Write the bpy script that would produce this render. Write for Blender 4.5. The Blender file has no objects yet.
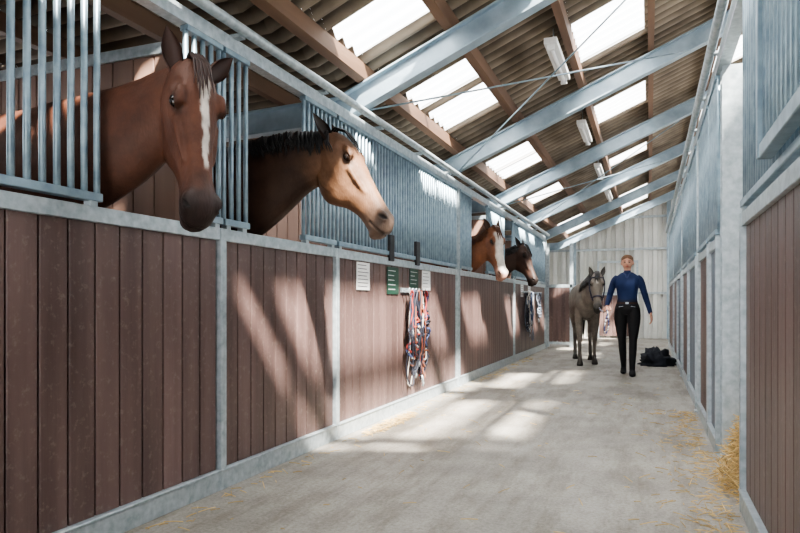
import bpy, math, random
import numpy as np
from mathutils import Vector, Matrix, noise
random.seed(7)
D=bpy.data; C=bpy.context
V=Vector
# ------------------------------------------------------------ materials
def newmat(name):
    m=D.materials.new(name); m.use_nodes=True
    nt=m.node_tree; b=nt.nodes['Principled BSDF']
    return m,nt,b
def noise_mat(name,c1,c2,scale=8,rough=.6,metal=0,bump=.1,stretch=(1,1,1),island=0,detail=6,bscale=None,bdist=.01,grime=0,ribs=0):
    m,nt,b=newmat(name)
    tc=nt.nodes.new('ShaderNodeTexCoord'); mp=nt.nodes.new('ShaderNodeMapping')
    mp.inputs['Scale'].default_value=stretch
    nt.links.new(tc.outputs['Object'],mp.inputs[0])
    n=nt.nodes.new('ShaderNodeTexNoise'); n.inputs['Scale'].default_value=scale; n.inputs['Detail'].default_value=detail
    nt.links.new(mp.outputs[0],n.inputs['Vector'])
    r=nt.nodes.new('ShaderNodeValToRGB')
    r.color_ramp.elements[0].position=.3; r.color_ramp.elements[1].position=.7
    r.color_ramp.elements[0].color=(*c1,1); r.color_ramp.elements[1].color=(*c2,1)
    nt.links.new(n.outputs['Fac'],r.inputs[0])
    out=r.outputs[0]
    if ribs:   # corrugation shading painted into the colour, darker at the crests
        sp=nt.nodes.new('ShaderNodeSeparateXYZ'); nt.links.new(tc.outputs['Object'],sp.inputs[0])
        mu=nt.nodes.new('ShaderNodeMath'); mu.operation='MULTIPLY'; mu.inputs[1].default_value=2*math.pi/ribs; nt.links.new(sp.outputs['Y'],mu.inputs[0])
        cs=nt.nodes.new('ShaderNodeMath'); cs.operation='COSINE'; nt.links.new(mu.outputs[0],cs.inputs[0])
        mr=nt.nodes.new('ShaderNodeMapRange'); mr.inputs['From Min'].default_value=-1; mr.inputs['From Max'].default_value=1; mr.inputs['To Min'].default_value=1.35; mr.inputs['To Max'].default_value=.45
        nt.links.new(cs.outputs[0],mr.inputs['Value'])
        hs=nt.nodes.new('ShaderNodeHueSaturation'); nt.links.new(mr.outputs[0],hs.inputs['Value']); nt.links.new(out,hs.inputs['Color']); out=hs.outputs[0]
    if island:
        g=nt.nodes.new('ShaderNodeNewGeometry'); mr=nt.nodes.new('ShaderNodeMapRange')
        mr.inputs['To Min'].default_value=1-island; mr.inputs['To Max'].default_value=1+island
        nt.links.new(g.outputs['Random Per Island'],mr.inputs['Value'])
        hs=nt.nodes.new('ShaderNodeHueSaturation')
        nt.links.new(mr.outputs[0],hs.inputs['Value']); nt.links.new(out,hs.inputs['Color']); out=hs.outputs[0]
    if grime:
        n3=nt.nodes.new('ShaderNodeTexNoise'); n3.inputs['Scale'].default_value=26; n3.inputs['Detail'].default_value=8; n3.inputs['Roughness'].default_value=.75
        nt.links.new(tc.outputs['Object'],n3.inputs['Vector'])
        r3=nt.nodes.new('ShaderNodeValToRGB'); r3.color_ramp.elements[0].position=.54; r3.color_ramp.elements[1].position=.72
        r3.color_ramp.elements[0].color=(0,0,0,1); r3.color_ramp.elements[1].color=(grime,grime,grime,1)
        nt.links.new(n3.outputs['Fac'],r3.inputs[0])
        mx=nt.nodes.new('ShaderNodeMixRGB'); nt.links.new(r3.outputs[0],mx.inputs[0]); nt.links.new(out,mx.inputs[1]); mx.inputs[2].default_value=(.34,.29,.25,1); out=mx.outputs[0]
    nt.links.new(out,b.inputs['Base Color'])
    b.inputs['Roughness'].default_value=rough; b.inputs['Metallic'].default_value=metal
    if bump:
        n2=nt.nodes.new('ShaderNodeTexNoise'); n2.inputs['Scale'].default_value=bscale or scale*4; n2.inputs['Detail'].default_value=5
        nt.links.new(mp.outputs[0],n2.inputs['Vector'])
        bp=nt.nodes.new('ShaderNodeBump'); bp.inputs['Strength'].default_value=bump; bp.inputs['Distance'].default_value=bdist
        nt.links.new(n2.outputs['Fac'],bp.inputs['Height']); nt.links.new(bp.outputs[0],b.inputs['Normal'])
    return m
per=.165
M={}
M['board']=noise_mat('brown_board',(.085,.052,.047),(.155,.100,.090),9,.45,0,.2,(1,1,.08),.2,grime=.4)
M['slate']=noise_mat('slate_board',(.10,.13,.16),(.17,.21,.25),9,.5,0,.15,(1,1,.08),.1,grime=.2)
M['dark']=noise_mat('dark_gap',(.01,.008,.007),(.02,.015,.012),5,.8,0,0)
M['galv']=noise_mat('galvanised_steel',(.32,.38,.41),(.52,.58,.61),26,.4,.4,.05)
M['galvd']=noise_mat('galvanised_bars',(.19,.27,.33),(.32,.42,.48),14,.38,.5,.04)
M['rafter']=noise_mat('painted_steel',(.25,.33,.40),(.40,.50,.57),6,.45,.2,.05)
M['timber']=noise_mat('timber',(.10,.055,.034),(.20,.115,.070),6,.7,0,.2,(1,.1,1))
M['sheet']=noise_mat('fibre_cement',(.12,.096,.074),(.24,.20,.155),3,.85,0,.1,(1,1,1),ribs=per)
M['white']=noise_mat('white_plastic',(.75,.76,.76),(.85,.85,.84),6,.5,0,0)
M['black']=noise_mat('black_plastic',(.012,.012,.014),(.03,.03,.032),6,.5,0,0)
M['straw']=noise_mat('straw',(.45,.30,.11),(.70,.52,.25),12,.7,0,0,(1,1,1),.3)
M['wallwhite']=noise_mat('pale_cladding',(.54,.55,.52),(.72,.73,.70),1.3,.5,.05,.05)
M['green']=noise_mat('green_notice',(.015,.05,.035),(.02,.08,.05),20,.5,0,0)
M['ink']=noise_mat('ink',(.03,.03,.04),(.06,.06,.07),20,.5,0,0)
M['cloth']=noise_mat('dark_cloth',(.008,.010,.016),(.025,.028,.04),9,.9,0,.3)
def flat(name,c,rough=.6,spec=.5):
    return noise_mat(name,tuple(x*.85 for x in c),tuple(min(1,x*1.1) for x in c),30,rough,0,0)
def floor_mat():
    m,nt,b=newmat('concrete_floor')
    tc=nt.nodes.new('ShaderNodeTexCoord')
    def nz(s,d,r0,r1,c0,c1,rough=.6,st=(1,1,1)):
        mp=nt.nodes.new('ShaderNodeMapping'); mp.inputs['Scale'].default_value=st; nt.links.new(tc.outputs['Object'],mp.inputs[0])
        n=nt.nodes.new('ShaderNodeTexNoise'); n.inputs['Scale'].default_value=s; n.inputs['Detail'].default_value=d; n.inputs['Roughness'].default_value=rough
        nt.links.new(mp.outputs[0],n.inputs['Vector'])
        r=nt.nodes.new('ShaderNodeValToRGB'); r.color_ramp.elements[0].position=r0; r.color_ramp.elements[1].position=r1
        r.color_ramp.elements[0].color=(*c0,1); r.color_ramp.elements[1].color=(*c1,1)
        nt.links.new(n.outputs['Fac'],r.inputs[0]); return n,r
    n1,r1=nz(1.1,12,.36,.62,(.27,.25,.222),(.44,.42,.38),.72)
    n2,r2=nz(55,6,.36,.58,(.58,.56,.52),(1,1,1),.8)
    n3,r3=nz(1.9,10,.40,.53,(.66,.63,.58),(1,1,1),.75,(2.2,.4,1))
    out=r1.outputs[0]
    for q,f in ((r2,.85),(r3,.85)):
        mx=nt.nodes.new('ShaderNodeMixRGB'); mx.blend_type='MULTIPLY'; mx.inputs[0].default_value=f
        nt.links.new(out,mx.inputs[1]); nt.links.new(q.outputs[0],mx.inputs[2]); out=mx.outputs[0]
    nt.links.new(out,b.inputs['Base Color']); b.inputs['Roughness'].default_value=.6
    bp=nt.nodes.new('ShaderNodeBump'); bp.inputs['Strength'].default_value=.3; bp.inputs['Distance'].default_value=.006
    nt.links.new(n2.outputs['Fac'],bp.inputs['Height']); nt.links.new(bp.outputs[0],b.inputs['Normal'])
    return m
M['floor']=floor_mat()
def sky_mat():
    m=D.materials.new('skylight_sheet'); m.use_nodes=True; nt=m.node_tree; nt.nodes.clear()
    o=nt.nodes.new('ShaderNodeOutputMaterial'); mix=nt.nodes.new('ShaderNodeMixShader')
    t=nt.nodes.new('ShaderNodeBsdfTransparent'); tr=nt.nodes.new('ShaderNodeBsdfTranslucent')
    t.inputs[0].default_value=(1,1,1,1); tr.inputs[0].default_value=(.95,.96,.95,1)
    mix.inputs[0].default_value=.35
    nt.links.new(t.outputs[0],mix.inputs[1]); nt.links.new(tr.outputs[0],mix.inputs[2]); nt.links.new(mix.outputs[0],o.inputs[0])
    return m
M['sky']=sky_mat()
def vcol_mat(name,rough=.5,bump=.15,bscale=60,var=.28):
    m,nt,b=newmat(name)
    a=nt.nodes.new('ShaderNodeVertexColor'); a.layer_name='Col'
    tc=nt.nodes.new('ShaderNodeTexCoord')
    n=nt.nodes.new('ShaderNodeTexNoise'); n.inputs['Scale'].default_value=7; n.inputs['Detail'].default_value=12; n.inputs['Roughness'].default_value=.7
    nt.links.new(tc.outputs['Object'],n.inputs['Vector'])
    mr=nt.nodes.new('ShaderNodeMapRange'); mr.inputs['From Min'].default_value=.3; mr.inputs['From Max'].default_value=.7; mr.inputs['To Min'].default_value=1-var; mr.inputs['To Max'].default_value=1+var
    nt.links.new(n.outputs['Fac'],mr.inputs['Value'])
    hs=nt.nodes.new('ShaderNodeHueSaturation'); nt.links.new(a.outputs[0],hs.inputs['Color']); nt.links.new(mr.outputs[0],hs.inputs['Value'])
    nt.links.new(hs.outputs[0],b.inputs['Base Color']); b.inputs['Roughness'].default_value=rough
    b.inputs['Specular IOR Level'].default_value=.35
    mp=nt.nodes.new('ShaderNodeMapping'); mp.inputs['Scale'].default_value=(1,1,.25); nt.links.new(tc.outputs['Object'],mp.inputs[0])
    n2=nt.nodes.new('ShaderNodeTexNoise'); n2.inputs['Scale'].default_value=bscale; n2.inputs['Detail'].default_value=4; nt.links.new(mp.outputs[0],n2.inputs['Vector'])
    bp=nt.nodes.new('ShaderNodeBump'); bp.inputs['Strength'].default_value=bump; bp.inputs['Distance'].default_value=.004
    nt.links.new(n2.outputs['Fac'],bp.inputs['Height']); nt.links.new(bp.outputs[0],b.inputs['Normal'])
    return m
M['coat']=vcol_mat('horse_coat',.55,.5,130,.38)
M['person']=vcol_mat('clothes_skin',.75,.15,120,.12)
def gloss(name,c,rough=.1):
    m,nt,b=newmat(name); b.inputs['Base Color'].default_value=(*c,1); b.inputs['Roughness'].default_value=rough; return m
M['eye']=gloss('eye_gloss',(.012,.007,.005),.06)
# ------------------------------------------------------------ mesh builder
class MB:
    def __init__(s): s.v=[];s.f=[];s.m=[];s.s=[];s.mats=[]
    def mi(s,mat):
        if mat not in s.mats: s.mats.append(mat)
        return s.mats.index(mat)
    def add(s,vs,fs,mat,smooth=False):
        o=len(s.v); i=s.mi(mat); s.v+= [tuple(p) for p in vs]
        for f in fs: s.f.append(tuple(o+k for k in f)); s.m.append(i); s.s.append(smooth)
    def box(s,x0,x1,y0,y1,z0,z1,mat):
        vs=[(x,y,z) for x in (x0,x1) for y in (y0,y1) for z in (z0,z1)]
        s.add(vs,[(0,1,3,2),(4,6,7,5),(0,4,5,1),(2,3,7,6),(0,2,6,4),(1,5,7,3)],mat)
    def tube(s,pts,r,mat,n=8,smooth=True):
        pts=[V(p) for p in pts]; k=len(pts); rs=r if isinstance(r,(list,tuple)) else [r]*k
        rings=[];U=None
        for i,p in enumerate(pts):
            T=(pts[min(i+1,k-1)]-pts[max(i-1,0)]); T=T.normalized() if T.length>1e-9 else V((0,0,1))
            if U is None: U=V((0,0,1)) if abs(T.z)<.9 else V((1,0,0))
            U=(U-T*U.dot(T)); U=U.normalized() if U.length>1e-6 else T.orthogonal().normalized()
            S=T.cross(U)
            rings.append([p+(U*math.cos(a)+S*math.sin(a))*rs[i] for a in [2*math.pi*j/n for j in range(n)]])
        s.rings(rings,mat,smooth)
    def rings(s,rings,mat,smooth=True):
        n=len(rings[0]); vs=[p for R in rings for p in R]; fs=[]
        for i in range(len(rings)-1):
            for j in range(n):
                a=i*n+j;b=i*n+(j+1)%n; fs.append((a,b,b+n,a+n))
        fs.append(tuple(reversed(range(n)))); fs.append(tuple(range((len(rings)-1)*n,len(rings)*n)))
        s.add(vs,fs,mat,smooth)
    def prism(s,y0,y1,pts,th,mat):
        vs=[];fs=[];n=len(pts)
        for (x,z) in pts:
            vs+=[(x,y0,z),(x,y1,z),(x,y0,z-th),(x,y1,z-th)]
        for i in range(n-1):
            a=4*i;b=a+4
            fs+=[(a,b,b+1,a+1),(a+2,a+3,b+3,b+2),(a,a+2,b+2,b),(a+1,b+1,b+3,a+3)]
        fs+=[(0,1,3,2),(4*n-4,4*n-2,4*n-1,4*n-3)]
        s.add(vs,fs,mat)
    def build(s,name,parent=None,bevel=0):
        me=D.meshes.new(name); me.from_pydata(s.v,[],s.f)
        for m in s.mats: me.materials.append(m)
        me.polygons.foreach_set('material_index',s.m); me.polygons.foreach_set('use_smooth',s.s)
        me.update(); o=D.objects.new(name,me); C.collection.objects.link(o)
        if parent: o.parent=parent
        if bevel:
            b=o.modifiers.new('bevel','BEVEL'); b.width=bevel; b.segments=1; b.limit_method='ANGLE'
        return o
def empty(name):
    e=D.objects.new(name,None); C.collection.objects.link(e); e.empty_display_size=.1; return e
# ------------------------------------------------------------ shell
YB=19.6; YF=-3.0; XL=-2.156; XR=.428
def zs(X):
    if X<-2.35: return 2.8165+.03*(X+2.35)
    if X<=3: return 3.827+.43*X
    return 5.117-.43*(X-3)
fl=MB(); fl.add([(-6,-9,0),(9,-9,0),(9,YB+.5,0),(-6,YB+.5,0)],[(0,1,2,3)],M['floor']); fl.build('floor')
rowA=[(1.2,2.2),(4.1,4.62),(5.62,6.1),(6.2,6.95),(8.75,9.35),(9.45,9.95),(10.9,11.5),(11.9,12.6),(13.7,14.5),(16.1,16.9),(17.6,18.3)]
rowB=[(1.5,5.2),(6.1,7.1),(8.7,9.6),(10.7,11.6),(12.0,12.6),(13.6,14.6),(16.2,17.2),(17.5,18.3)]
rowB_added=[(1.5,5.5)]  # unseen skylight strip, added to let sun onto the left stall boards
rowC=[(1.5,3.9),(5.0,6.6),(8.9,9.8),(11.6,12.4),(14,15),(16.4,17.4)]
rowD=[(1.6,3.9),(5.4,7.4),(9.4,10.9),(13,14.4),(16,17)]
rowE=[(0,2),(5,7),(10,12),(15,17)]
bands=[(-5.9,-4.4,[]),(-4.4,-3.7,[(0,1.2),(4.2,5.6),(8.5,9.6),(12,13.2)]),(-3.7,-2.35,[]),(-2.35,-2.1,[]),(-2.1,-1.5,rowA),(-1.5,-.67,[]),(-.67,-.05,rowB),(-.05,.05,[]),(.05,.7,rowB_added),(.7,.75,[]),(.75,1.35,rowC),(1.35,1.5,[]),(1.5,2.1,rowD),(2.1,3.0,[]),(3.0,4.5,[]),(4.5,5.5,rowE),(5.5,8.2,[])]
def corr(mb,x0,x1,y0,y1,mat):
    n=max(2,int((y1-y0)/per*8)); vs=[];fs=[]
    for i in range(n+1):
        y=y0+(y1-y0)*i/n; w=.030*math.cos(2*math.pi*y/per)
        vs+=[(x0,y,zs(x0)+w),(x1,y,zs(x1)+w)]
    for i in range(n): fs.append((2*i,2*i+1,2*i+3,2*i+2))
    mb.add(vs,fs,mat,True)
cm=MB(); wi=1
for x0,x1,ws in bands:
    y=YF-1
    for (a,b) in ws:
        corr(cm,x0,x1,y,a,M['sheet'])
        w=MB(); corr(w,x0,x1,a,b,M['sky']); w.build('window_%d'%wi); wi+=1
        y=b
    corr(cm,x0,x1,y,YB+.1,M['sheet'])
cm.build('ceiling')
bw=MB(); x=-5.9
while x<8.2:
    for (xa,xb,off) in ((x,x+.10,0),(x+.10,x+.13,None),(x+.13,x+.22,.07),(x+.22,x+.25,None)):
        o0,o1=(off,off) if off is not None else ((0,.07) if xa<x+.12 else (.07,0))
        bw.add([(xa,YB+o0,0),(xb,YB+o1,0),(xb,YB+o1,zs(xb)-.02),(xa,YB+o0,zs(xa)-.02)],[(0,1,2,3)],M['wallwhite'])
    x+=.25
bw.build('wall_back')
fw_=MB()  # unseen gable wall, added to cut the fill light from behind the camera
for (xa,xb,za) in ((-5.9,-2.35,0),(-2.35,.6,2.65),(.6,3.0,0),(3.0,8.1,0)):
    fw_.add([(xa,YF,za),(xb,YF,za),(xb,YF,zs(xb)-.03),(xa,YF,zs(xa)-.03)],[(0,1,2,3)],M['wallwhite'])
fw_.build('wall_front_added')
tr=MB()
for z in (1.25,2.5,3.4):
    xa=-5.8 if z<2.6 else (z+.2-3.827)/.43
    xb=8 if z<2.6 else 6.5
    tr.box(xa,xb,YB-.06,YB-.005,z,z+.06,M['galv'])
for x in (-2.1,0.45,3.0):
    tr.box(x,x+.1,YB-.12,YB-.02,0,zs(x)-.1,M['rafter'])
tr.build('trim_1')
# door leaf with frame set in the back wall
dm=MB(); y1=YB-.13
for i in range(8): dm.box(-1.35+i*.125,-1.235+i*.125,y1,y1+.03,.06,1.22,M['board'])
dm.box(-1.40,-1.35,y1-.02,y1+.04,0,2.2,M['galv']); dm.box(-.345,-.295,y1-.02,y1+.04,0,2.2,M['galv']); dm.box(-1.35,-.345,y1-.02,y1+.04,2.14,2.2,M['galv']); dm.box(-1.35,-.345,y1-.02,y1+.04,1.22,1.27,M['galv'])
dm.build('door_1')
wl=MB(); wl.box(-5.95,-5.85,YF,YB,0,1.3,M['wallwhite']); wl.box(-5.95,-5.85,YF,YB,2.15,2.62,M['wallwhite'])
for y in range(-3,19,2): wl.box(-5.95,-5.85,y-.1,y+.5,1.3,2.15,M['wallwhite'])
wl.build('wall_left')
wr=MB(); wr.box(8.0,8.1,YF,YB,0,1.2,M['wallwhite'])  # unseen wall, upper part left open to let in fill light
for y in range(-3,20,4): wr.box(8.0,8.1,y,y+.2,1.2,zs(8)-.1,M['wallwhite'])
wr.build('wall_right')
RY=[-.7,2.0,4.75,7.45,10.15,12.85,15.55,18.25]
xs=[-5.8,-2.35,3.0,8.1]
for y in RY:
    r=MB()
    p=lambda o:[(x,zs(x)-.16-o) for x in xs]
    r.prism(y-.055,y+.055,p(0),.014,M['rafter']); r.prism(y-.055,y+.055,p(.19),.014,M['rafter']); r.prism(y-.006,y+.006,p(.012),.18,M['rafter'])
    r.build('steel_rafter')
px=[-5.2,-4.48,-3.65,-2.86]+[-2.13+.715*i for i in range(8)]+[3.6,4.4,5.6,6.5,7.3]
for x in px:
    r=MB(); z=zs(x)-.033; sl=.43 if -2.3<x<3 else 0
    r.prism(YF-.5,YB-.1,[(x-.03,z-.03*sl),(x+.03,z+.03*sl)],.118,M['timber']); r.build('timber_purlin')
br=MB()
def rz(x): return zs(x)-.37
for (ya,yb) in ((4.75,7.45),(10.15,12.85)):
    br.tube([(-2.1,ya+.05,rz(-2.1)),(.4,yb-.05,rz(.4))],.0075,M['galvd'],6)
    br.tube([(-2.1,yb-.05,rz(-2.1)),(.4,ya+.05,rz(.4))],.0075,M['galvd'],6)
br.build('roof_brace')
for (ya,yb) in ((5.7,6.7),(8.4,9.4),(11.1,12.1),(13.8,14.8)):
    x=-.80; z=zs(x)-.24; l=MB()
    l.box(x-.055,x+.055,ya,yb,z,z+.05,M['white'])
    l.tube([(x,ya+.03,z-.03),(x,yb-.03,z-.03)],.02,M['white'],10)
    for yy in (ya+.02,yb-.05): l.box(x-.03,x+.03,yy,yy+.03,z-.05,z,M['white'])
    for yy in (ya+.2,yb-.2): l.tube([(x,yy,z+.04),(x,yy,zs(x)-.04)],.006,M['galv'],6)
    l.build('fluorescent_lamp')
# ------------------------------------------------------------ stall fronts
def stall_front(x,sd,y0,y1,gr,ztop=2.38,zp=1.40,bw_=.135,postw=.05,bm='board'):
    mb=MB()
    def bx(a,b,ya,yb,za,zb,m):
        xa,xb=sorted((x+sd*a,x+sd*b)); mb.box(xa,xb,ya,yb,za,zb,m)
    bx(-.06,.022,y0+.005,y1-.005,0,.10,M['galv'])
    bx(-.06,.03,y0+.005,y1-.005,.10,.112,M['galv'])
    bx(-.035,-.028,y0+.01,y1-.01,.1,zp-.05,M['dark'])
    y=y0+.03
    n=max(1,round((y1-y0-.06)/bw_)); w=(y1-y0-.06)/n
    for i in range(n):
        bx(-.028,0,y+.004,y+w-.004,.11,zp-.06,M[bm]); bx(-.06,-.036,y+.003,y+w-.003,.11,zp-.06,M[bm]); y+=w
    bx(-.062,.02,y0+.005,y1-.005,zp-.065,zp,M['galv'])
    for yy in (y0,y1): bx(-.07,.026,yy-postw/2 if yy==y1 else yy-.0,yy+postw/2 if yy==y0 else yy+.0,0,zp,M['galv'])
    for (a,b) in gr:
        bx(-.02,.028,a,b,zp+.02,zp+.055,M['galvd'])
        bx(-.02,.028,a,b,ztop-.03,ztop,M['galvd'])
        k=max(2,round((b-a)/.066))
        for i in range(k+1):
            yy=a+.012+(b-a-.024)*i/k
            mb.tube([(x+sd*.004,yy,zp+.03),(x+sd*.004,yy,ztop-.01)],.0145,M['galvd'],8)
        bx(-.02,.02,a+.02,a+.06,zp-.01,zp+.03,M['galv']); bx(-.02,.02,b-.06,b-.02,zp-.01,zp+.03,M['galv'])
    return mb
L=[(-1.2,2.916,[(-1.2,2.09),(2.62,2.91)]),
   (2.916,4.285,[(2.93,3.16),(3.80,4.26)]),
   (4.285,7.49,[(4.30,7.46)]),
   (7.56,11.0,[(7.6,8.15),(9.02,10.2),(10.85,10.98)]),
   (11.0,14.5,[(11.03,14.45)])]
for y0,y1,gr in L:
    mb=stall_front(XL,1,y0,y1,gr)
    if abs(y0-4.285)<.01:
        for yy in (5.33,6.02):
            mb.box(XL+.01,XL+.04,yy-.05,yy+.05,1.37,1.6,M['black'])
    mb.build('stall_front',bevel=.003)
R_=[(0.3,3.50,[(.3,3.46)],'board'),(4.72,5.35,[(4.74,5.32)],'slate'),(5.40,6.45,[(5.43,6.42)],'board'),(6.75,8.1,[(6.8,8.05)],'slate'),(8.15,9.6,[(8.2,9.55)],'board'),(9.8,11.2,[(9.85,11.15)],'slate'),(11.25,13,[(11.3,12.95)],'board'),(13.1,16,[(13.2,15.9)],'board')]
for y0,y1,gr,bm in R_:
    mb=stall_front(XR,-1,y0,y1,gr,ztop=2.5,zp=1.43,bm=bm)
    if y0<1:
        for i in range(30):
            yy=.5+i*.07
            if yy<2.55: mb.tube([(XR-.055,yy,1.54),(XR-.055,yy,2.46)],.012,M['galvd'],8)
        mb.box(XR-.075,XR-.03,.48,2.56,1.50,1.55,M['galvd']); mb.box(XR-.075,XR-.03,.48,2.56,2.44,2.48,M['galvd']); mb.box(XR-.08,XR-.028,2.54,2.57,1.50,2.48,M['galvd'])
    mb.build('stall_front',bevel=.003)
r=MB(); r.box(XL-.05,XL+.02,-1.2,14.5,2.385,2.46,M['galv']); r.tube([(XL+.085,-1.2,2.49),(XL+.085,14.5,2.49)],.028,M['galv'],10)
for i in range(16): r.box(XL-.01,XL+.07,-1+i,-.95+i,2.455,2.475,M['galv'])
r.build('sliding_door_rail')
r=MB(); r.box(XR-.02,XR+.05,0.3,16,2.505,2.60,M['galv']); r.tube([(XR-.06,3.4,2.62),(XR-.06,16,2.62)],.028,M['galv'],10)
for i in range(12): r.box(XR-.055,XR+.01,3.6+i,3.65+i,2.595,2.612,M['galv'])
r.build('sliding_door_rail')
def hpost(x0,x1,y0,y1,h,name='steel_post'):
    m=MB(); t=.01; m.box(x0,x1,y0,y0+t,0,h,M['galv']); m.box(x0,x1,y1-t,y1,0,h,M['galv']); m.box((x0+x1)/2-.006,(x0+x1)/2+.006,y0+t,y1-t,0,h,M['galv'])
    m.box(x0-.02,x1+.02,y0-.02,y1+.02,0,.012,M['galv']); m.build(name)
for y in (7.495,14.53): hpost(XL-.1,XL+.03,y,y+.06,2.38)
hpost(XR+.0,XR+.13,4.56,4.68,2.50)
for y in (6.55,9.65,13.02): hpost(XR-.02,XR+.11,y,y+.07,2.50)
M['pboard']=noise_mat('partition_board',(.20,.12,.09),(.30,.19,.145),5,.5,0,.12,(1,1,.12),.1)
def partition(xa,xb,y,h=2.27):
    m=MB(); n=max(1,round((xb-xa)/.135)); w=(xb-xa)/n
    for i in range(n): m.box(xa+i*w+.003,xa+(i+1)*w-.003,y-.02,y+.02,.1,h,M['pboard'])
    m.box(xa,xb,y-.03,y+.03,0,.1,M['galv']); m.box(xa,xb,y-.03,y+.03,h,h+.06,M['galv']); m.build('stall_partition',bevel=.003)
for y in (-.95,2.68,6.3,9.7,13.2): partition(-5.8,XL-.08,y)
for y in (3.3,4.95,9.85,13.2): partition(XR+.2,3.9,y,1.6)
m=MB(); ya=15.1
m.box(-2.15,-1.67,ya-.02,ya+.02,.15,1.35,M['board']);
for i in range(5): m.box(-2.15+.01+i*.094,-2.15+.09+i*.094,ya-.035,ya-.02,.12,1.35,M['board'])
m.box(-2.2,-1.62,ya-.04,ya+.03,1.35,1.42,M['galv']); m.box(-1.68,-1.61,ya-.04,ya+.04,0,2.35,M['galv']); m.box(-2.2,-2.14,ya-.04,ya+.04,0,2.35,M['galv']); m.box(-2.14,-1.68,ya-.04,ya+.03,.06,.12,M['galv'])
m.build('stall_gate')
# ------------------------------------------------------------ interpolation / lofts for animals
def crom(p0,p1,p2,p3,t):
    return [0.5*((2*b)+(-a+c)*t+(2*a-5*b+4*c-d)*t*t+(-a+3*b-3*c+d)*t**3) for a,b,c,d in zip(p0,p1,p2,p3)]
def dense(rows,sub=4):
    out=[]; n=len(rows)
    for i in range(n-1):
        for k in range(sub): out.append(crom(rows[max(i-1,0)],rows[i],rows[i+1],rows[min(i+2,n-1)],k/sub))
    out.append(list(rows[-1])); return out
class Body:
    def __init__(s): s.mb=MB(); s.samp=[]
    def loft(s,rows,col,up=(0,0,1),sub=4,n=20):
        rows=dense(rows,sub); up=V(up); rings=[]
        for i,r in enumerate(rows):
            a=V(rows[max(i-1,0)][:3]); b=V(rows[min(i+1,len(rows)-1)][:3]); T=(b-a).normalized()
            U=(up-T*up.dot(T)).normalized(); S=T.cross(U); c=V(r[:3])
            hu,hs=max(r[3],.002),max(r[4],.002)
            rings.append([c+U*(math.cos(t)*hu)+S*(math.sin(t)*hs) for t in [2*math.pi*j/n for j in range(n)]])
            s.samp.append((tuple(c),(hu+hs)/2 if hu<=1.4*hs else hs,col))
            if hu>1.4*hs:
                for q in (-.6,-.3,.3,.6): s.samp.append((tuple(c+U*hu*q),hs*.85,col))
        s.mb.rings(rings,M['dark'])
    def blob(s,c,ax,r,col):
        c=V(c);rings=[]
        for i in range(1,9):
            a=math.pi*i/9
            rings.append([c+ax[0]*(math.cos(a)*r[0])+ax[1]*(math.sin(a)*math.cos(t)*r[1])+ax[2]*(math.sin(a)*math.sin(t)*r[2]) for t in [2*math.pi*j/12 for j in range(12)]])
        s.mb.rings(rings,M['dark']); s.samp.append((tuple(c),min(r),col))
    def finish(s,name,parent,vox,mat,colfn=None,smooth=4,dispfn=None,lump=0):
        o=s.mb.build(name+'_tmp'); md=o.modifiers.new('r','REMESH'); md.mode='VOXEL'; md.voxel_size=vox
        sm=o.modifiers.new('s','SMOOTH'); sm.iterations=smooth; sm.factor=.5
        C.view_layer.update(); dg=C.evaluated_depsgraph_get(); me=D.meshes.new_from_object(o.evaluated_get(dg)); D.objects.remove(o)
        me.materials.clear(); me.materials.append(mat); me.name=name
        nv=len(me.vertices); co=np.empty(nv*3); me.vertices.foreach_get('co',co); co=co.reshape(-1,3)
        if lump:
            nr=np.array([v.normal[:] for v in me.vertices])
            q=np.array([noise.noise(V(p)*5.5)*1.0+noise.noise(V(p)*14)*.35 for p in co]); co=co+nr*(q*lump)[:,None]
        if dispfn: co=dispfn(co)
        me.vertices.foreach_set('co',co.ravel())
        P=np.array([q[0] for q in s.samp]); Rr=np.array([q[1] for q in s.samp]); Cc=np.array([q[2] for q in s.samp])
        col=np.empty((nv,4)); col[:,3]=1
        for a in range(0,nv,5000):
            d=np.linalg.norm(co[a:a+5000,None,:]-P[None],axis=2)-Rr[None]
            w=np.exp(-(d-d.min(1,keepdims=True))/(.022 if lump else .004)); w/=w.sum(1,keepdims=True)
            col[a:a+5000,:3]=w@Cc
        if colfn: col[:,:3]=colfn(co,col[:,:3].copy())
        ca=me.color_attributes.new('Col','FLOAT_COLOR','POINT'); ca.data.foreach_set('color',np.clip(col,0,1).ravel())
        me.polygons.foreach_set('use_smooth',[True]*len(me.polygons)); me.update()
        ob=D.objects.new(name,me); C.collection.objects.link(ob); ob.parent=parent; return ob
def ss(a,b,x):
    t=np.clip((x-a)/(b-a),0,1); return t*t*(3-2*t)
HEAD=[(-.035,.015,.085,.045,0),(0,.045,.13,.072,0),(.05,.064,.165,.090,.05),(.11,.076,.195,.100,.1),(.17,.080,.222,.102,.1),(.23,.074,.240,.094,.05),
      (.29,.066,.235,.082,0),(.34,.059,.20,.072,-.08),(.39,.055,.155,.065,-.12),(.45,.051,.122,.060,-.12),(.50,.052,.112,.061,-.05),(.545,.055,.112,.066,.05),(.59,.050,.114,.064,.05),(.625,.030,.105,.054,0),(.65,-.004,.080,.03,0)]
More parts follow.
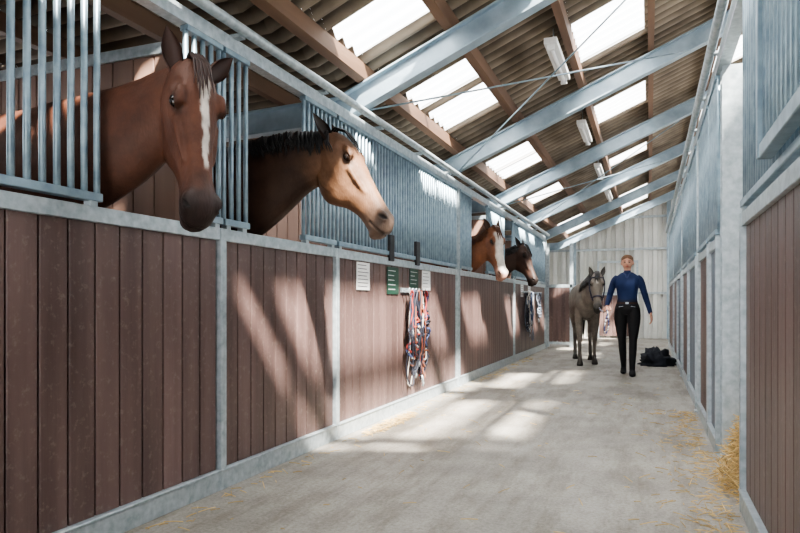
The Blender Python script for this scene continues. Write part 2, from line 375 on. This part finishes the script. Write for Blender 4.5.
def make_horse(loc,fw,k,neck,poll,nh,phi,roll,hs,cols,legs=None,vox=.012,blaze=None,muzz=None,facecol=None,halter=False):
    root=empty('horse'); B=Body()
    F=V((fw[0],fw[1],0)).normalized(); S=V((F.y,-F.x,0)); Z=V((0,0,1)); O=V((loc[0],loc[1],0))
    def W(f,s,z): return O+F*(f*k)+S*(s*k)+Z*(z*k)
    cb,cl,ch=cols['body'],cols['leg'],cols['hoof']
    tr=[(.33,1.12,.12,.10),(.27,1.13,.22,.17),(.14,1.15,.31,.22),(0,1.20,.37,.24),(-.3,1.16,.35,.28),(-.6,1.15,.345,.30),(-.9,1.20,.31,.28),(-1.12,1.24,.29,.27),(-1.32,1.21,.22,.20),(-1.42,1.17,.10,.10)]
    B.loft([(*W(f,0,z),hu*k,hw*k) for f,z,hu,hw in tr],cb)
    nh=V((nh[0],nh[1],0)).normalized(); P=V(poll)
    U=nh*math.sin(phi)-Z*math.cos(phi); N=nh*math.cos(phi)+Z*math.sin(phi)
    rm=Matrix.Rotation(roll,3,N); U=rm@U; Sd=N.cross(U)
    def H(u,n,s): return P+(U*u+N*n+Sd*s)*hs
    j=H(.075,-.055,0)
    rows=[(*W(.02,0,1.24),.30*k,.17*k)]+[tuple(r) for r in neck]+[(*j,.128*hs,.082*hs)]
    B.loft(rows,cb)
    hc=cols.get('head',cb)
    rings=[]
    for r in dense([(a,b,c,d,e) for a,b,c,d,e in HEAD],3):
        u,f,b,w,kk=r; R=[]
        cn=(f-b)/2; hd=(f+b)/2
        for q in range(24):
            t=2*math.pi*q/24; c_,s_=math.cos(t),math.sin(t)
            c2=math.copysign(abs(c_)**.85,c_); s2=math.copysign(abs(s_)**.85,s_)
            wf=1+kk*c2 - (.30*max(0,-c2) if u>.05 else 0)
            R.append(H(u,cn+hd*c2,w*wf*s2))
        rings.append(R); B.samp.append((tuple(H(u,cn,0)),hs*(hd+w)/2,hc))
    B.mb.rings(rings,M['dark'])
    ax=(U,N,Sd)
    for s in (-1,1):
        B.blob(H(.160,.058,s*.082),ax,(.042*hs,.018*hs,.020*hs),hc)
        B.blob(H(.205,-.10,s*.054),ax,(.10*hs,.105*hs,.034*hs),hc)
        B.loft([(*H(.148,.034,s*.099),.006*hs,.006*hs),(*H(.165,.050,s*.102),.0075*hs,.0075*hs),(*H(.188,.052,s*.102),.0075*hs,.0075*hs),(*H(.212,.034,s*.096),.006*hs,.006*hs)],hc,up=N,n=8)
        B.loft([(*H(.235,.002,s*.084),.016*hs,.014*hs),(*H(.32,.0,s*.072),.013*hs,.012*hs),(*H(.40,.002,s*.060),.006*hs,.006*hs)],hc,up=N,n=8)
        B.blob(H(.565,.018,s*.050),ax,(.042*hs,.030*hs,.027*hs),hc)
    B.blob(H(.605,-.085,0),ax,(.034*hs,.040*hs,.040*hs),hc)
    lg=legs or {}
    def leg(pts,side):
        B.loft([(*W(f,s*side,z),a*k,b*k) for f,s,z,a,b in pts[:-3]],cb,up=F,n=16)
        B.loft([(*W(f,s*side,z),a*k,b*k) for f,s,z,a,b in pts[-6:-2]],cl,up=F,n=14)
        B.loft([(*W(f,s*side,z),a*k,b*k) for f,s,z,a,b in pts[-3:]],ch,up=F,n=14,sub=2)
    def front(dx,lift,side):
        leg([(.06,.13,1.05,.16,.09),(.07,.15,.88,.12,.075),(.06+dx*.3,.145,.70,.078,.065),(.06+dx*.6,.14,.48,.052,.05),(.06+dx*.75,.14,.42,.040,.038),(.055+dx*.85,.14,.28,.034,.03),(.06+dx*.97,.14,.17,.042,.038),(.09+dx,.14,.11,.036,.036),(.11+dx,.14,.07,.052,.05),(.13+dx,.14,.005,.066,.06)],side)
    def hind(dx,lift,side):
        leg([(-1.12,.14,1.15,.24,.12),(-1.05,.16,.92,.18,.105),(-1.06+dx*.3,.155,.78,.12,.08),(-1.17+dx*.5,.145,.64,.07,.052),(-1.25+dx*.7,.14,.55,.058,.045),(-1.235+dx*.8,.14,.44,.043,.037),(-1.21+dx*.9,.14,.30,.037,.033),(-1.19+dx*.97,.14,.18,.044,.04),(-1.16+dx,.14,.11,.037,.037),(-1.14+dx,.14,.07,.052,.05),(-1.12+dx,.14,.005,.066,.06)],side)
    a=lg.get('f',(0,0)); front(a[0],.0,1); front(a[1],.0,-1)
    b=lg.get('h',(0,0)); hind(b[0],0,1); hind(b[1],0,-1)
    Pn,Un,Nn,Sn=np.array(P),np.array(U),np.array(N),np.array(Sd)
    def loc_(co):
        q=(co-Pn)/hs; return q@Un,q@Nn,q@Sn
    def disp(co):
        u,n,s=loc_(co); co=co.copy()
        for sg in (-1,1):
            d=np.sqrt(((u-.575)/.026)**2+((n-.016-(u-.572)*.5)/.015)**2+((s-sg*.066)/.03)**2)
            w=1-ss(0.3,1.1,d); co-=np.outer(w*.018*hs*sg,Sn)
            d=np.sqrt(((u-.182)/.028)**2+((n-.030)/.018)**2+((s-sg*.10)/.045)**2); w=1-ss(.3,1.1,d); co-=np.outer(w*.014*hs*sg,Sn)
            d=np.sqrt(((u-.10)/.03)**2+((n-.03)/.025)**2+((s-sg*.09)/.05)**2); w=1-ss(.2,1.2,d); co-=np.outer(w*.008*hs*sg,Sn)
        m=(u>.54)&(u<.68)&(np.abs(s)<.09); g=np.exp(-((n+.052-(u-.6)*.25)/.006)**2)*m
        dirv=(co-np.array(H(.56,-.05,0))); dirv/=np.maximum(np.linalg.norm(dirv,axis=1,keepdims=True),1e-6)
        co-=dirv*(g*.008*hs)[:,None]
        return co
    def colf(co,col):
        u,n,s=loc_(co); head=((u>-.06)&(u<.72)&(np.abs(s)<.15)&(n>-.29)&(n<.12)).astype(float)
        def mix(w,c):
            nonlocal col; w=(np.clip(w,0,1)*head)[:,None]; col=col*(1-w)+np.array(c)[None]*w
        nz=np.array([noise.noise(V(p)*22) for p in co])
        if facecol: mix(ss(-.0,.25,u-n*.3)*ss(-.28,-.16,n)*.9,facecol)
        if facecol: mix(ss(.02,.06,n)*ss(.25,.5,u)*.5,tuple(x*1.35 for x in facecol))  # sunlit tone on the nose front, painted into the coat colour
        if muzz: mix(ss(.44,.57,u+nz*.03),muzz)
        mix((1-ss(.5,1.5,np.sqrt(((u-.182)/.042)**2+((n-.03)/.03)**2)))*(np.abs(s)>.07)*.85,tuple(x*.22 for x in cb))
        if blaze:
            for (u0,u1,w0,w1,off) in blaze:
                ww=w0+(w1-w0)*np.clip((u-u0)/(u1-u0),0,1)
                mm=ss(u0-.015,u0+.02,u)*(1-ss(u1-.03,u1+.01,u))*(1-ss(ww*.7,ww*1.25,np.abs(s-off+nz*.010)))*(n>.0)
                mix(mm,(.66,.60,.54))
        for sg in (-1,1):
            d=np.sqrt(((u-.575)/.026)**2+((n-.016-(u-.572)*.5)/.015)**2+((s-sg*.055)/.04)**2); mix((1-ss(.6,1.15,d)),(.006,.004,.004))
            d=np.sqrt(((u-.585)/.07)**2+((n-.01)/.06)**2); mix((1-ss(.4,1.1,d))*(np.abs(s)>.03)*.35,(.02,.014,.012))
        g=np.exp(-((n+.052-(u-.6)*.25)/.006)**2)*(u>.54)*(u<.68); mix(g*.85,(.01,.007,.006))
        if muzz: mix(ss(.60,.645,u)*.5,tuple(x*.4 for x in muzz))
        return col
    B.finish('body',root,vox,M['coat'],colf,3,disp,lump=.006*k)
    e=MB()
    for s in (-1,1):
        c=H(.181,.031,s*.092); rr=.0225*hs; rings=[]
        for i in range(1,10):
            a_=math.pi*i/10; rings.append([c+U*(math.cos(a_)*rr*1.15)+N*(math.sin(a_)*math.cos(t)*rr*.85)+Sd*(math.sin(a_)*math.sin(t)*rr) for t in [2*math.pi*q/14 for q in range(14)]])
        e.rings(rings,M['eye'])
    e.build('eyes',root)
    em=MB(); ein=MB(); ec=cols.get('ear',cb)
    earm=flat('ear_fur',ec); earin=flat('ear_inner_fur',tuple(x*.35 for x in ec))
    spl=cols.get('earsp',(.34,.34))
    for s in (-1,1):
        base=H(.03,-.015,s*.058); dr=(-U*.93+Sd*(s*spl[0 if s<0 else 1])+N*cols.get('earfwd',.12)).normalized(); fr=(N*.85+Sd*s*.5); fr=(fr-dr*fr.dot(dr)).normalized(); sd=dr.cross(fr)
        for (mbx,mt,off) in ((em,earm,0),(ein,earin,-.004)):
            vs=[];fs=[];nu,nv=12,12
            for i in range(nu+1):
                t=i/nu; w=(.028+.028*math.sin(min(1,t*1.6)*math.pi*.5))*(1-t**2.6)+.001; w+=off*(1-t)
                curl=2.25-1.1*t
                for q in range(nv+1):
                    a_=(q/nv*2-1)*curl
                    vs.append(base+dr*(t*.185*hs)+(-fr*math.cos(a_)*w*.62+sd*math.sin(a_)*w*.8)*hs+fr*(.012*math.sin(t*math.pi)*hs))
            for i in range(nu):
                for q in range(nv):
                    a0=i*(nv+1)+q; fs.append((a0,a0+1,a0+nv+2,a0+nv+1))
            mbx.add(vs,fs,mt,True)
    em.build('ears',root); ein.build('ear_inner',root)
    hm=flat('mane_hair',cols['mane'],.5)
    mm=MB(); rr=dense(rows,8); rnd=random.Random(int(k*100)+int(loc[1]*10))
    side=cols.get('maneside',1); mlen=cols.get('manelen',.2)
    for i in range(6,len(rr)-1):
        a=V(rr[i-1][:3]);b=V(rr[min(i+1,len(rr)-1)][:3]);T=(b-a).normalized();Un_=(Z-T*T.z).normalized();Sx=T.cross(Un_)
        for q in range(12):
            c=V(rr[i][:3])+Un_*(rr[i][3]*.97)+T*rnd.uniform(-.02,.02)+Sx*rnd.uniform(-.012,.012)
            ln=mlen*rnd.uniform(.6,1.15); sdv=Sx*side; p0=c-Un_*.01; pts=[];hw=rr[i][4]; tw=rnd.uniform(-.03,.05)
            for w in range(6):
                t=w/5; dz=ln*max(0,t-.12); hh=rr[i][3]
                out=hw*math.sqrt(max(0,1-(1-min(1,dz/hh))**2))+.014*min(1,t*3)
                pts.append(p0+Un_*(.016*math.sin(min(1,t*2.5)*math.pi))-Un_*dz+sdv*out+T*rnd.uniform(-.005,.005)+T*(t*tw))
            mm.tube(pts,[.006,.008,.0075,.006,.004,.001],hm,5)
    for q in range(cols.get('forelock',16)):
        s0=rnd.uniform(-.035,.035); ln=rnd.uniform(.09,.19)
        mm.tube([H(-.03,-.02,s0*.6),H(-.035,.045,s0*.8),H(.02,.084,s0),H(ln*.7,.092,s0*1.1),H(ln,.090,s0*1.3)],[.006,.007,.006,.004,.001],hm,5)
    mm.build('mane',root)
    t=MB()
    for q in range(26):
        s0=rnd.uniform(-.05,.05); f0=rnd.uniform(-.03,.03)
        t.tube([W(-1.38,s0*.4,1.33),W(-1.47+f0,s0,1.27),W(-1.53+f0,s0*1.3,1.05),W(-1.52+f0*1.5,s0*1.5,.8),W(-1.5+f0,s0,.45+rnd.uniform(-.1,.1))],[.02*k,.022*k,.022*k,.018*k,.003],hm,5)
    t.build('tail',root)
    if halter:
        hmtl=flat('halter_strap',(.03,.03,.06)); hb=MB()
        def ring(u):
            r=None
            for q in dense([(a,b,c,d,e) for a,b,c,d,e in HEAD],6):
                if r is None or abs(q[0]-u)<abs(r[0]-u): r=q
            _,f,b,w,kk=r; cn=(f-b)/2; hd=(f+b)/2+.008; w=w+.012
            return [H(u,cn+hd*math.cos(2*math.pi*q/20),w*math.sin(2*math.pi*q/20)) for q in range(21)]
        hb.tube(ring(.40),.011*hs,hmtl,6)
        for s in (-1,1):
            hb.tube([H(.40,-.02,s*.085),H(.25,-.05,s*.112),H(.10,-.06,s*.118),H(.0,-.05,s*.09),H(-.04,-.03,0)],.010*hs,hmtl,6)
            hb.tube([H(.12,-.06,s*.118),H(.09,.06,s*.09),H(.08,.092,0)],.009*hs,hmtl,6)
        hb.build('halter',root)
    return root,H
make_horse((-3.0,2.08),(1,.06),1.08,[(-2.78,2.13,1.52,.33,.17),(-2.5,2.19,1.62,.285,.14),(-2.22,2.24,1.72,.235,.115),(-2.03,2.27,1.81,.185,.10)],
  (-1.82,2.27,2.00),(.90,-.43),math.radians(13),math.radians(-3),1.09,
  dict(body=(.080,.031,.018),head=(.105,.041,.024),leg=(.09,.025,.012),hoof=(.05,.04,.03),mane=(.035,.013,.009),maneside=-1,manelen=.08,forelock=14,ear=(.10,.035,.02),earsp=(.22,.85)),
  vox=.009,blaze=[(.06,.19,.026,.020,.004),(.16,.44,.016,.010,.008)],muzz=(.04,.024,.021))
make_horse((-3.02,3.47),(1,0),1.07,[(-2.8,3.48,1.53,.34,.17),(-2.55,3.49,1.64,.32,.145),(-2.3,3.50,1.745,.285,.12),(-2.05,3.52,1.85,.205,.10)],
  (-1.79,3.54,2.0),(1,.02),math.radians(33),math.radians(0),1.06,
  dict(body=(.050,.025,.016),head=(.12,.060,.034),leg=(.012,.01,.01),hoof=(.03,.03,.03),mane=(.010,.009,.010),maneside=1,manelen=.15,ear=(.04,.022,.015),forelock=10),
  vox=.009,facecol=(.185,.095,.052),muzz=(.15,.10,.075))
make_horse((-3.05,8.62),(1,0),1.0,[(-2.8,8.62,1.42,.32,.16),(-2.55,8.62,1.53,.28,.14),(-2.3,8.62,1.66,.24,.12),(-2.12,8.62,1.76,.18,.10)],
  (-1.96,8.60,1.99),(.80,-.60),math.radians(18),0,1.10,
  dict(body=(.18,.070,.033),leg=(.15,.05,.02),hoof=(.05,.04,.03),mane=(.10,.035,.015),maneside=1,manelen=.12),vox=.014,blaze=[(.06,.60,.06,.06,0)],muzz=(.42,.24,.18))
make_horse((-3.05,10.52),(1,0),1.0,[(-2.8,10.52,1.42,.32,.16),(-2.55,10.52,1.53,.28,.14),(-2.3,10.52,1.64,.24,.12),(-2.1,10.52,1.72,.18,.10)],
  (-1.93,10.52,1.92),(.95,-.3),math.radians(22),0,1.05,
  dict(body=(.040,.020,.014),leg=(.02,.01,.01),hoof=(.03,.03,.03),mane=(.01,.009,.009),maneside=1,manelen=.12),vox=.014,muzz=(.03,.02,.018))
h5,H5=make_horse((-.95,10.95),(.16,-1),.88,[(-.88,10.72,1.15,.26,.14),(-.83,10.56,1.23,.22,.12),(-.78,10.40,1.31,.18,.10)],
  (-.74,10.23,1.43),(.10,-1),math.radians(24),0,.95,
  dict(body=(.185,.158,.132),leg=(.06,.053,.046),hoof=(.04,.035,.03),mane=(.025,.022,.02),maneside=1,manelen=.22,forelock=26),legs=dict(f=(.16,-.14),h=(-.10,.14)),vox=.013,muzz=(.07,.062,.056),halter=True,blaze=[(.12,.2,.016,.014,0)])
# ------------------------------------------------------------ woman
def make_woman(x0,y0):
    root=empty('woman'); B=Body()
    W=lambda x,y,z:(x0+x,y0+y,z)
    navy=(.008,.020,.075); blk=(.008,.008,.010); skin=(.50,.27,.19); hair=(.13,.065,.032)
    B.loft([(*W(0,.0,.84),.09,.13),(*W(0,.0,.90),.115,.165),(*W(0,.0,.97),.105,.155),(*W(0,.0,1.01),.09,.13)],blk,up=(0,-1,0))
    B.loft([(*W(0,0,.97),.10,.148),(*W(0,0,1.07),.092,.130),(*W(0,-.005,1.17),.10,.142),(*W(0,-.015,1.26),.116,.155),(*W(0,0,1.34),.098,.160),(*W(0,.005,1.39),.075,.125),(*W(0,.008,1.425),.05,.075)],navy,up=(0,-1,0))
    B.loft([(*W(0,.005,1.39),.05,.05),(*W(0,0,1.44),.047,.046),(*W(0,-.005,1.50),.05,.048)],skin,up=(0,-1,0),n=16)
    B.loft([(*W(.125,.005,1.36),.045,.045),(*W(.172,.0,1.31),.049,.048),(*W(.210,.0,1.19),.046,.045),(*W(.242,.01,1.07),.041,.041),(*W(.272,-.02,.97),.036,.036),(*W(.298,-.06,.875),.028,.029),(*W(.305,-.07,.855),.026,.028)],navy,up=(0,-1,0),n=14)
    B.loft([(*W(-.125,.005,1.36),.045,.045),(*W(-.172,.0,1.31),.049,.048),(*W(-.212,.01,1.19),.046,.045),(*W(-.238,.01,1.09),.040,.041),(*W(-.252,-.09,1.02),.036,.036),(*W(-.262,-.19,.965),.027,.027),(*W(-.262,-.205,.957),.026,.026)],navy,up=(0,-1,0),n=14)
    def leg(s,pts): B.loft([(*W(s*a,b,z),h,w) for a,b,z,h,w in pts],blk,up=(0,-1,0),n=16)
    leg(1,[(.085,0,.92,.10,.085),(.088,-.03,.78,.092,.088),(.085,-.07,.62,.073,.071),(.078,-.10,.48,.058,.055),(.075,-.11,.36,.058,.053),(.072,-.14,.24,.047,.046),(.07,-.17,.12,.040,.038),(.07,-.18,.07,.04,.037)])
    leg(-1,[(.085,0,.92,.10,.085),(.088,.0,.78,.092,.088),(.08,.0,.62,.073,.071),(.07,.01,.48,.058,.055),(.065,.06,.36,.058,.053),(.06,.12,.24,.047,.046),(.055,.17,.13,.040,.038),(.055,.19,.09,.04,.037)])
    B.loft([(*W(.07,-.13,.045),.045,.035),(*W(.07,-.17,.05),.05,.04),(*W(.072,-.25,.04),.036,.044),(*W(.074,-.33,.028),.026,.042),(*W(.074,-.37,.022),.018,.026)],blk,up=(0,0,1),n=14)
    B.loft([(*W(-.055,.22,.08),.04,.033),(*W(-.055,.18,.065),.048,.038),(*W(-.055,.12,.038),.034,.042),(*W(-.055,.05,.024),.022,.04),(*W(-.055,.0,.02),.016,.026)],blk,up=(0,0,1),n=14)
    B.loft([(*W(0,-.035,1.462),.025,.022),(*W(0,-.02,1.48),.060,.043),(*W(0,-.012,1.51),.078,.058),(*W(0,-.005,1.55),.090,.069),(*W(0,0,1.59),.095,.074),(*W(0,.004,1.625),.090,.070),(*W(0,.006,1.650),.066,.052),(*W(0,.006,1.660),.03,.025)],skin,up=(0,-1,0),n=20)
    ax=(V((1,0,0)),V((0,1,0)),V((0,0,1)))
    B.blob(W(0,.015,1.603),ax,(.086,.098,.076),hair); B.blob(W(0,.115,1.575),ax,(.035,.035,.035),hair)
    B.loft([(*W(0,.12,1.58),.028,.028),(*W(0,.145,1.53),.03,.03),(*W(0,.13,1.45),.025,.028),(*W(0,.115,1.37),.008,.01)],hair,up=(0,-1,0),n=10)
    B.blob(W(0,-.10,1.545),ax,(.013,.018,.016),skin); B.loft([(*W(0,-.092,1.585),.006,.008),(*W(0,-.103,1.552),.012,.011)],skin,up=(0,-1,0),n=8)
    B.blob(W(0,-.088,1.507),ax,(.024,.012,.008),(.40,.12,.10))
    for s in (-1,1): B.blob(W(s*.080,.008,1.555),ax,(.01,.018,.028),skin)
    def colf(co,col):
        x=co[:,0]-x0;y=co[:,1]-y0;z=co[:,2]
        hd=(z>1.455)&(np.abs(x)<.12)
        col[hd&(y<.05)&(z<1.70)]=skin
        m=hd&((z>1.624-.45*np.abs(x))&(z>1.60)|((y>-.035)&(z>1.578))|((y>.03)&(z>1.49)))
        col[m]=hair
        for s in (-1,1):
            d=np.sqrt(((x-s*.03)/.014)**2+((z-1.565)/.008)**2); m=(d<1)&(y<-.05); col[m]=(.02,.018,.015)
            m=(np.abs(z-1.584)<.005)&(np.abs(np.abs(x)-.031)<.016)&(y<-.05); col[m]=(.12,.06,.035)
        m=hd&(np.abs(z-1.507)<.008)&(np.abs(x)<.022)&(y<-.07); col[m]=(.42,.12,.10)
        m=(z>.985)&(z<1.015)&(np.abs(x)<.15)&(np.abs(y)<.12); col[m]=(.03,.015,.01)
        return col
    B.finish('body',root,.0085,M['person'],colf,2)
    d=MB()
    d.box(x0-.02,x0+.02,y0-.112,y0-.10,.985,1.012,M['galv'])
    cn=flat('collar_navy',(.012,.026,.10))
    for s in (-1,1):
        d.tube([W(s*.05,-.108,.955),W(s*.11,-.098,.945)],.003,M['galv'],5)
        d.tube([W(s*.045,-.045,1.42),W(s*.02,-.075,1.395),W(s*.005,-.10,1.34)],.009,cn,6)
    d.build('belt_and_collar',root)
    sk=flat('skin',(.50,.27,.19))
    def hand(wr,dirv,palmn,thumbv,curl,nm):
        hb=MB(); wr=V(wr); d_=V(dirv).normalized(); n_=V(palmn); n_=(n_-d_*n_.dot(d_)).normalized(); s_=d_.cross(n_)
        if s_.dot(V(thumbv))<0: s_=-s_
        rings=[]
        for t,w,h_ in ((-.03,.020,.016),(0,.022,.016),(.02,.03,.017),(.05,.040,.016),(.08,.041,.013),(.09,.036,.009)):
            rings.append([wr+d_*t+s_*(math.cos(a)*w)+n_*(math.sin(a)*h_) for a in [2*math.pi*q/12 for q in range(12)]])
        hb.rings(rings,sk)
        for i,(o,l) in enumerate(((.029,.070),(.010,.078),(-.010,.072),(-.029,.056))):
            p=wr+d_*.078+s_*o; a=curl*.35; pts=[p]
            for seg,fr in enumerate((.42,.33,.25)):
                a+=curl*(.3 if seg==0 else 1.0)
                p=p+(d_*math.cos(a)+n_*math.sin(a))*(l*fr); pts.append(p)
            hb.tube(pts,[.0095,.0088,.008,.0062],sk,7)
        p=wr+d_*.025+s_*.026
        hb.tube([p,p+d_*.028+s_*.022+n_*.008,p+d_*.055+s_*.026+n_*(.012+.012*curl),p+d_*.078+s_*.018+n_*(.018+.02*curl)],[.013,.011,.0095,.007],sk,7)
        hb.build(nm,root)
    hand(W(.308,-.075,.845),(.12,-.35,-1),(-1,-.2,0),(0,-1,0),.35,'hand_left')
    hand(W(-.262,-.215,.952),(-.05,-.9,-.35),(.3,0,-1),(1,0,.2),1.25,'hand_right')
    return root
make_woman(-.29,9.62)
lr=MB(); a=H5(.40,-.16,0); b=V((-.29-.255,9.62-.30,.905)); c=(a+b)/2+V((0,0,-.16))
pts=[(a*(1-t)**2+c*2*t*(1-t)+b*t*t) for t in [i/14 for i in range(15)]]
rope1=flat('rope_pale',(.45,.45,.48)); rope2=flat('rope_navy',(.03,.04,.12))
for i in range(14): lr.tube([pts[i],pts[i+1]],.011,rope1 if i%2 else rope2,6)
pts=[b,b+V((.01,-.02,-.05)),b+V((-.03,0,-.22)),b+V((-.02,.02,-.33)),b+V((.02,.02,-.22)),b+V((.01,.0,-.04))]
pts=[V(q[:3]) for q in dense([tuple(p) for p in pts],4)]
for i in range(len(pts)-1): lr.tube([pts[i],pts[i+1]],.010,rope1 if (i//2)%2 else rope2,6)
lr.build('lead_rope')
# ------------------------------------------------------------ notices
def notice(y,z,w,h,base,ink,rows):
    m=MB(); x=XL+.004; m.box(x,x+.006,y-w/2,y+w/2,z-h/2,z+h/2,base)
    rnd=random.Random(int(y*100))
    for i in range(rows):
        zz=z+h/2-h*(i+.8)/(rows+.8); ww=w*rnd.uniform(.45,.85)
        m.box(x+.006,x+.0075,y-w*.43,y-w*.43+ww,zz-h*.012,zz+h*.012,ink)
    m.build('stall_notice')
notice(4.77,1.215,.25,.22,M['white'],M['ink'],7)
notice(5.42,1.20,.27,.24,M['green'],M['white'],5)
notice(5.98,1.24,.24,.18,M['green'],M['white'],4); notice(6.35,1.23,.26,.20,M['white'],M['ink'],5)
notice(11.75,1.22,.25,.22,M['white'],M['ink'],5); notice(12.5,1.22,.25,.2,M['white'],M['ink'],5)
# ------------------------------------------------------------ halters & ropes hanging
def ropes(y,ztop,zbot,palette,seed,n=11,sp=.24):
    m=MB(); rnd=random.Random(seed)
    m.box(XL+.005,XL+.02,y-sp,y+sp,ztop-.02,ztop+.02,M['galv'])
    for i in range(6):
        yy=y-sp*.85+i*sp*.34; m.tube([(XL+.015,yy,ztop),(XL+.07,yy,ztop-.01),(XL+.085,yy,ztop+.02)],.005,M['galv'],6)
    for i in range(n):
        yy=y+rnd.uniform(-sp*.8,sp*.8); w=rnd.uniform(.01,.07); L_=(ztop-zbot)*rnd.uniform(.35,1.0)**1.2; col=palette[i%len(palette)]; xo=XL+.05+rnd.uniform(0,.06)
        r_=rnd.uniform(.006,.010); pts=[]; ph=rnd.uniform(0,6); dy=rnd.uniform(-.05,.05)
        for t in range(21):
            a=t/20*2*math.pi
            zz=ztop-L_/2+math.cos(a)*L_/2; ww=math.sin(a)*w*(1.2-.6*math.cos(a))
            pts.append((xo+.012*math.sin(a*3+ph),yy+ww+.016*math.sin(zz*14+ph)+dy*(ztop-zz),zz))
        m.tube(pts,r_,col,6)
        if i%3==0:
            m.tube([(xo,yy,ztop-L_),(xo+.01,yy+.01,ztop-L_-.04),(xo,yy+.02,ztop-L_-.07)],.010,M['galv'],6)
    for i in range(n):
        zz=ztop-rnd.uniform(.15,.75)*(ztop-zbot); yy=y+rnd.uniform(-sp*.8,sp*1.0); col=palette[(i*2+1)%len(palette)]; rr=rnd.uniform(.03,.10); sq=rnd.uniform(.4,1)
        pts=[(XL+.085+.02*math.sin(a*2),yy+rr*math.cos(a),zz+rr*sq*math.sin(a)+.02*math.cos(a)) for a in [2*math.pi*q/12 for q in range(13)]]
        m.tube(pts,.010,col,6)
    m.build('halter_rack')
red=flat('rope_red',(.30,.035,.03)); blu=flat('rope_blue',(.05,.08,.2)); wht=flat('rope_white',(.48,.45,.42)); nvy=flat('rope_dark',(.02,.022,.035)); gry=flat('rope_grey',(.22,.26,.33)); brn=flat('rope_brown',(.20,.07,.04))
ropes(5.88,1.12,.20,[nvy,red,nvy,brn,wht,nvy,red,blu,nvy],4,30,.27)
ropes(12.1,1.2,.25,[blu,gry,wht,nvy],9,20,.3)
ropes(13.3,1.2,.5,[nvy,gry],12,7)
# ------------------------------------------------------------ straw
def straw(name,n,fn,seed):
    m=MB(); rnd=random.Random(seed)
    for i in range(n):
        x,y,z,l=fn(rnd); a=rnd.uniform(0,math.pi*2); b=rnd.uniform(-.25,.25) if z<.02 else rnd.uniform(-.7,.7)
        z=max(z,.004+abs(math.sin(b))*l/2)
        d=V((math.cos(a)*math.cos(b),math.sin(a)*math.cos(b),math.sin(b)))*l/2
        c=V((x,y,z)); m.tube([c-d,c+d*.1+V((0,0,.002)),c+d],.0022,M['straw'],4,False)
    m.build(name)
def pile(r):
    a=r.uniform(0,6.28); q=abs(r.gauss(0,.5)); q=min(q,1); x=.51+math.cos(a)*.15*q; y=4.0+math.sin(a)*.42*q
    return x,y,r.uniform(0,1)*.42*(1-q*.8),r.uniform(.05,.14)
straw('straw_heap',2400,pile,5)
def sc(r):
    c=r.random()
    if c<.6: x=XR-.06-abs(r.gauss(0,.14)); y=r.uniform(2.4,6.5)
    elif c<.85: x=XL+.09+abs(r.gauss(0,.08)); y=r.uniform(2.2,12)
    else: x=r.uniform(XL+.15,XR-.1); y=r.uniform(2.2,8.5)
    return x,y,.004,r.uniform(.02,.09)
straw('loose_straw',800,sc,6)
def mat_(r):
    a=r.uniform(0,6.28); q=r.random()**.5; return XL+.17+.08*q*math.cos(a),5.0+.55*q*math.sin(a),r.uniform(.004,.02),r.uniform(.03,.07)
straw('loose_straw',300,mat_,8)
def lump(name,c,r,mat,seed,amp=.25):
    m=MB(); rings=[]
    for i in range(1,16):
        a=math.pi/2*i/15
        R=[]
        for j in range(28):
            t=2*math.pi*j/28; d=V((math.sin(a)*math.cos(t),math.sin(a)*math.sin(t),math.cos(a)))
            k=1+amp*noise.noise(d*2.3+V((seed,0,0)))+amp*.5*noise.noise(d*6+V((0,seed,0)))
            R.append((c[0]+d.x*r[0]*k,c[1]+d.y*r[1]*k,max(.0,c[2]+d.z*r[2]*k)))
        rings.append(R)
    m.rings(rings,mat); return m.build(name)
lump('horse_blanket_heap',(.09,11.3,0),(.25,.38,.24),M['cloth'],3.1,.5)
# ------------------------------------------------------------ light
w=D.worlds.new('World'); C.scene.world=w; w.use_nodes=True; bg=w.node_tree.nodes['Background']
bg.inputs[0].default_value=(.93,.96,1,1); bg.inputs[1].default_value=7
s=D.lights.new('sun','SUN'); s.energy=60; s.angle=math.radians(2.5); s.color=(1,.94,.85)
so=D.objects.new('sun',s); C.collection.objects.link(so)
so.rotation_euler=V((-.656,.62,-1.02)).to_track_quat('-Z','Y').to_euler()
# ------------------------------------------------------------ camera
cd=D.cameras.new('camera'); co=D.objects.new('camera',cd); C.collection.objects.link(co)
cd.sensor_width=36; cd.lens=29.25; cd.shift_y=.0456; cd.clip_start=.05
co.location=(0,0,1.0); co.rotation_euler=(math.radians(90),0,math.radians(21))
C.scene.camera=co
C.scene.view_settings.view_transform='AgX'
try: C.scene.view_settings.look='AgX - Medium High Contrast'
except Exception: pass
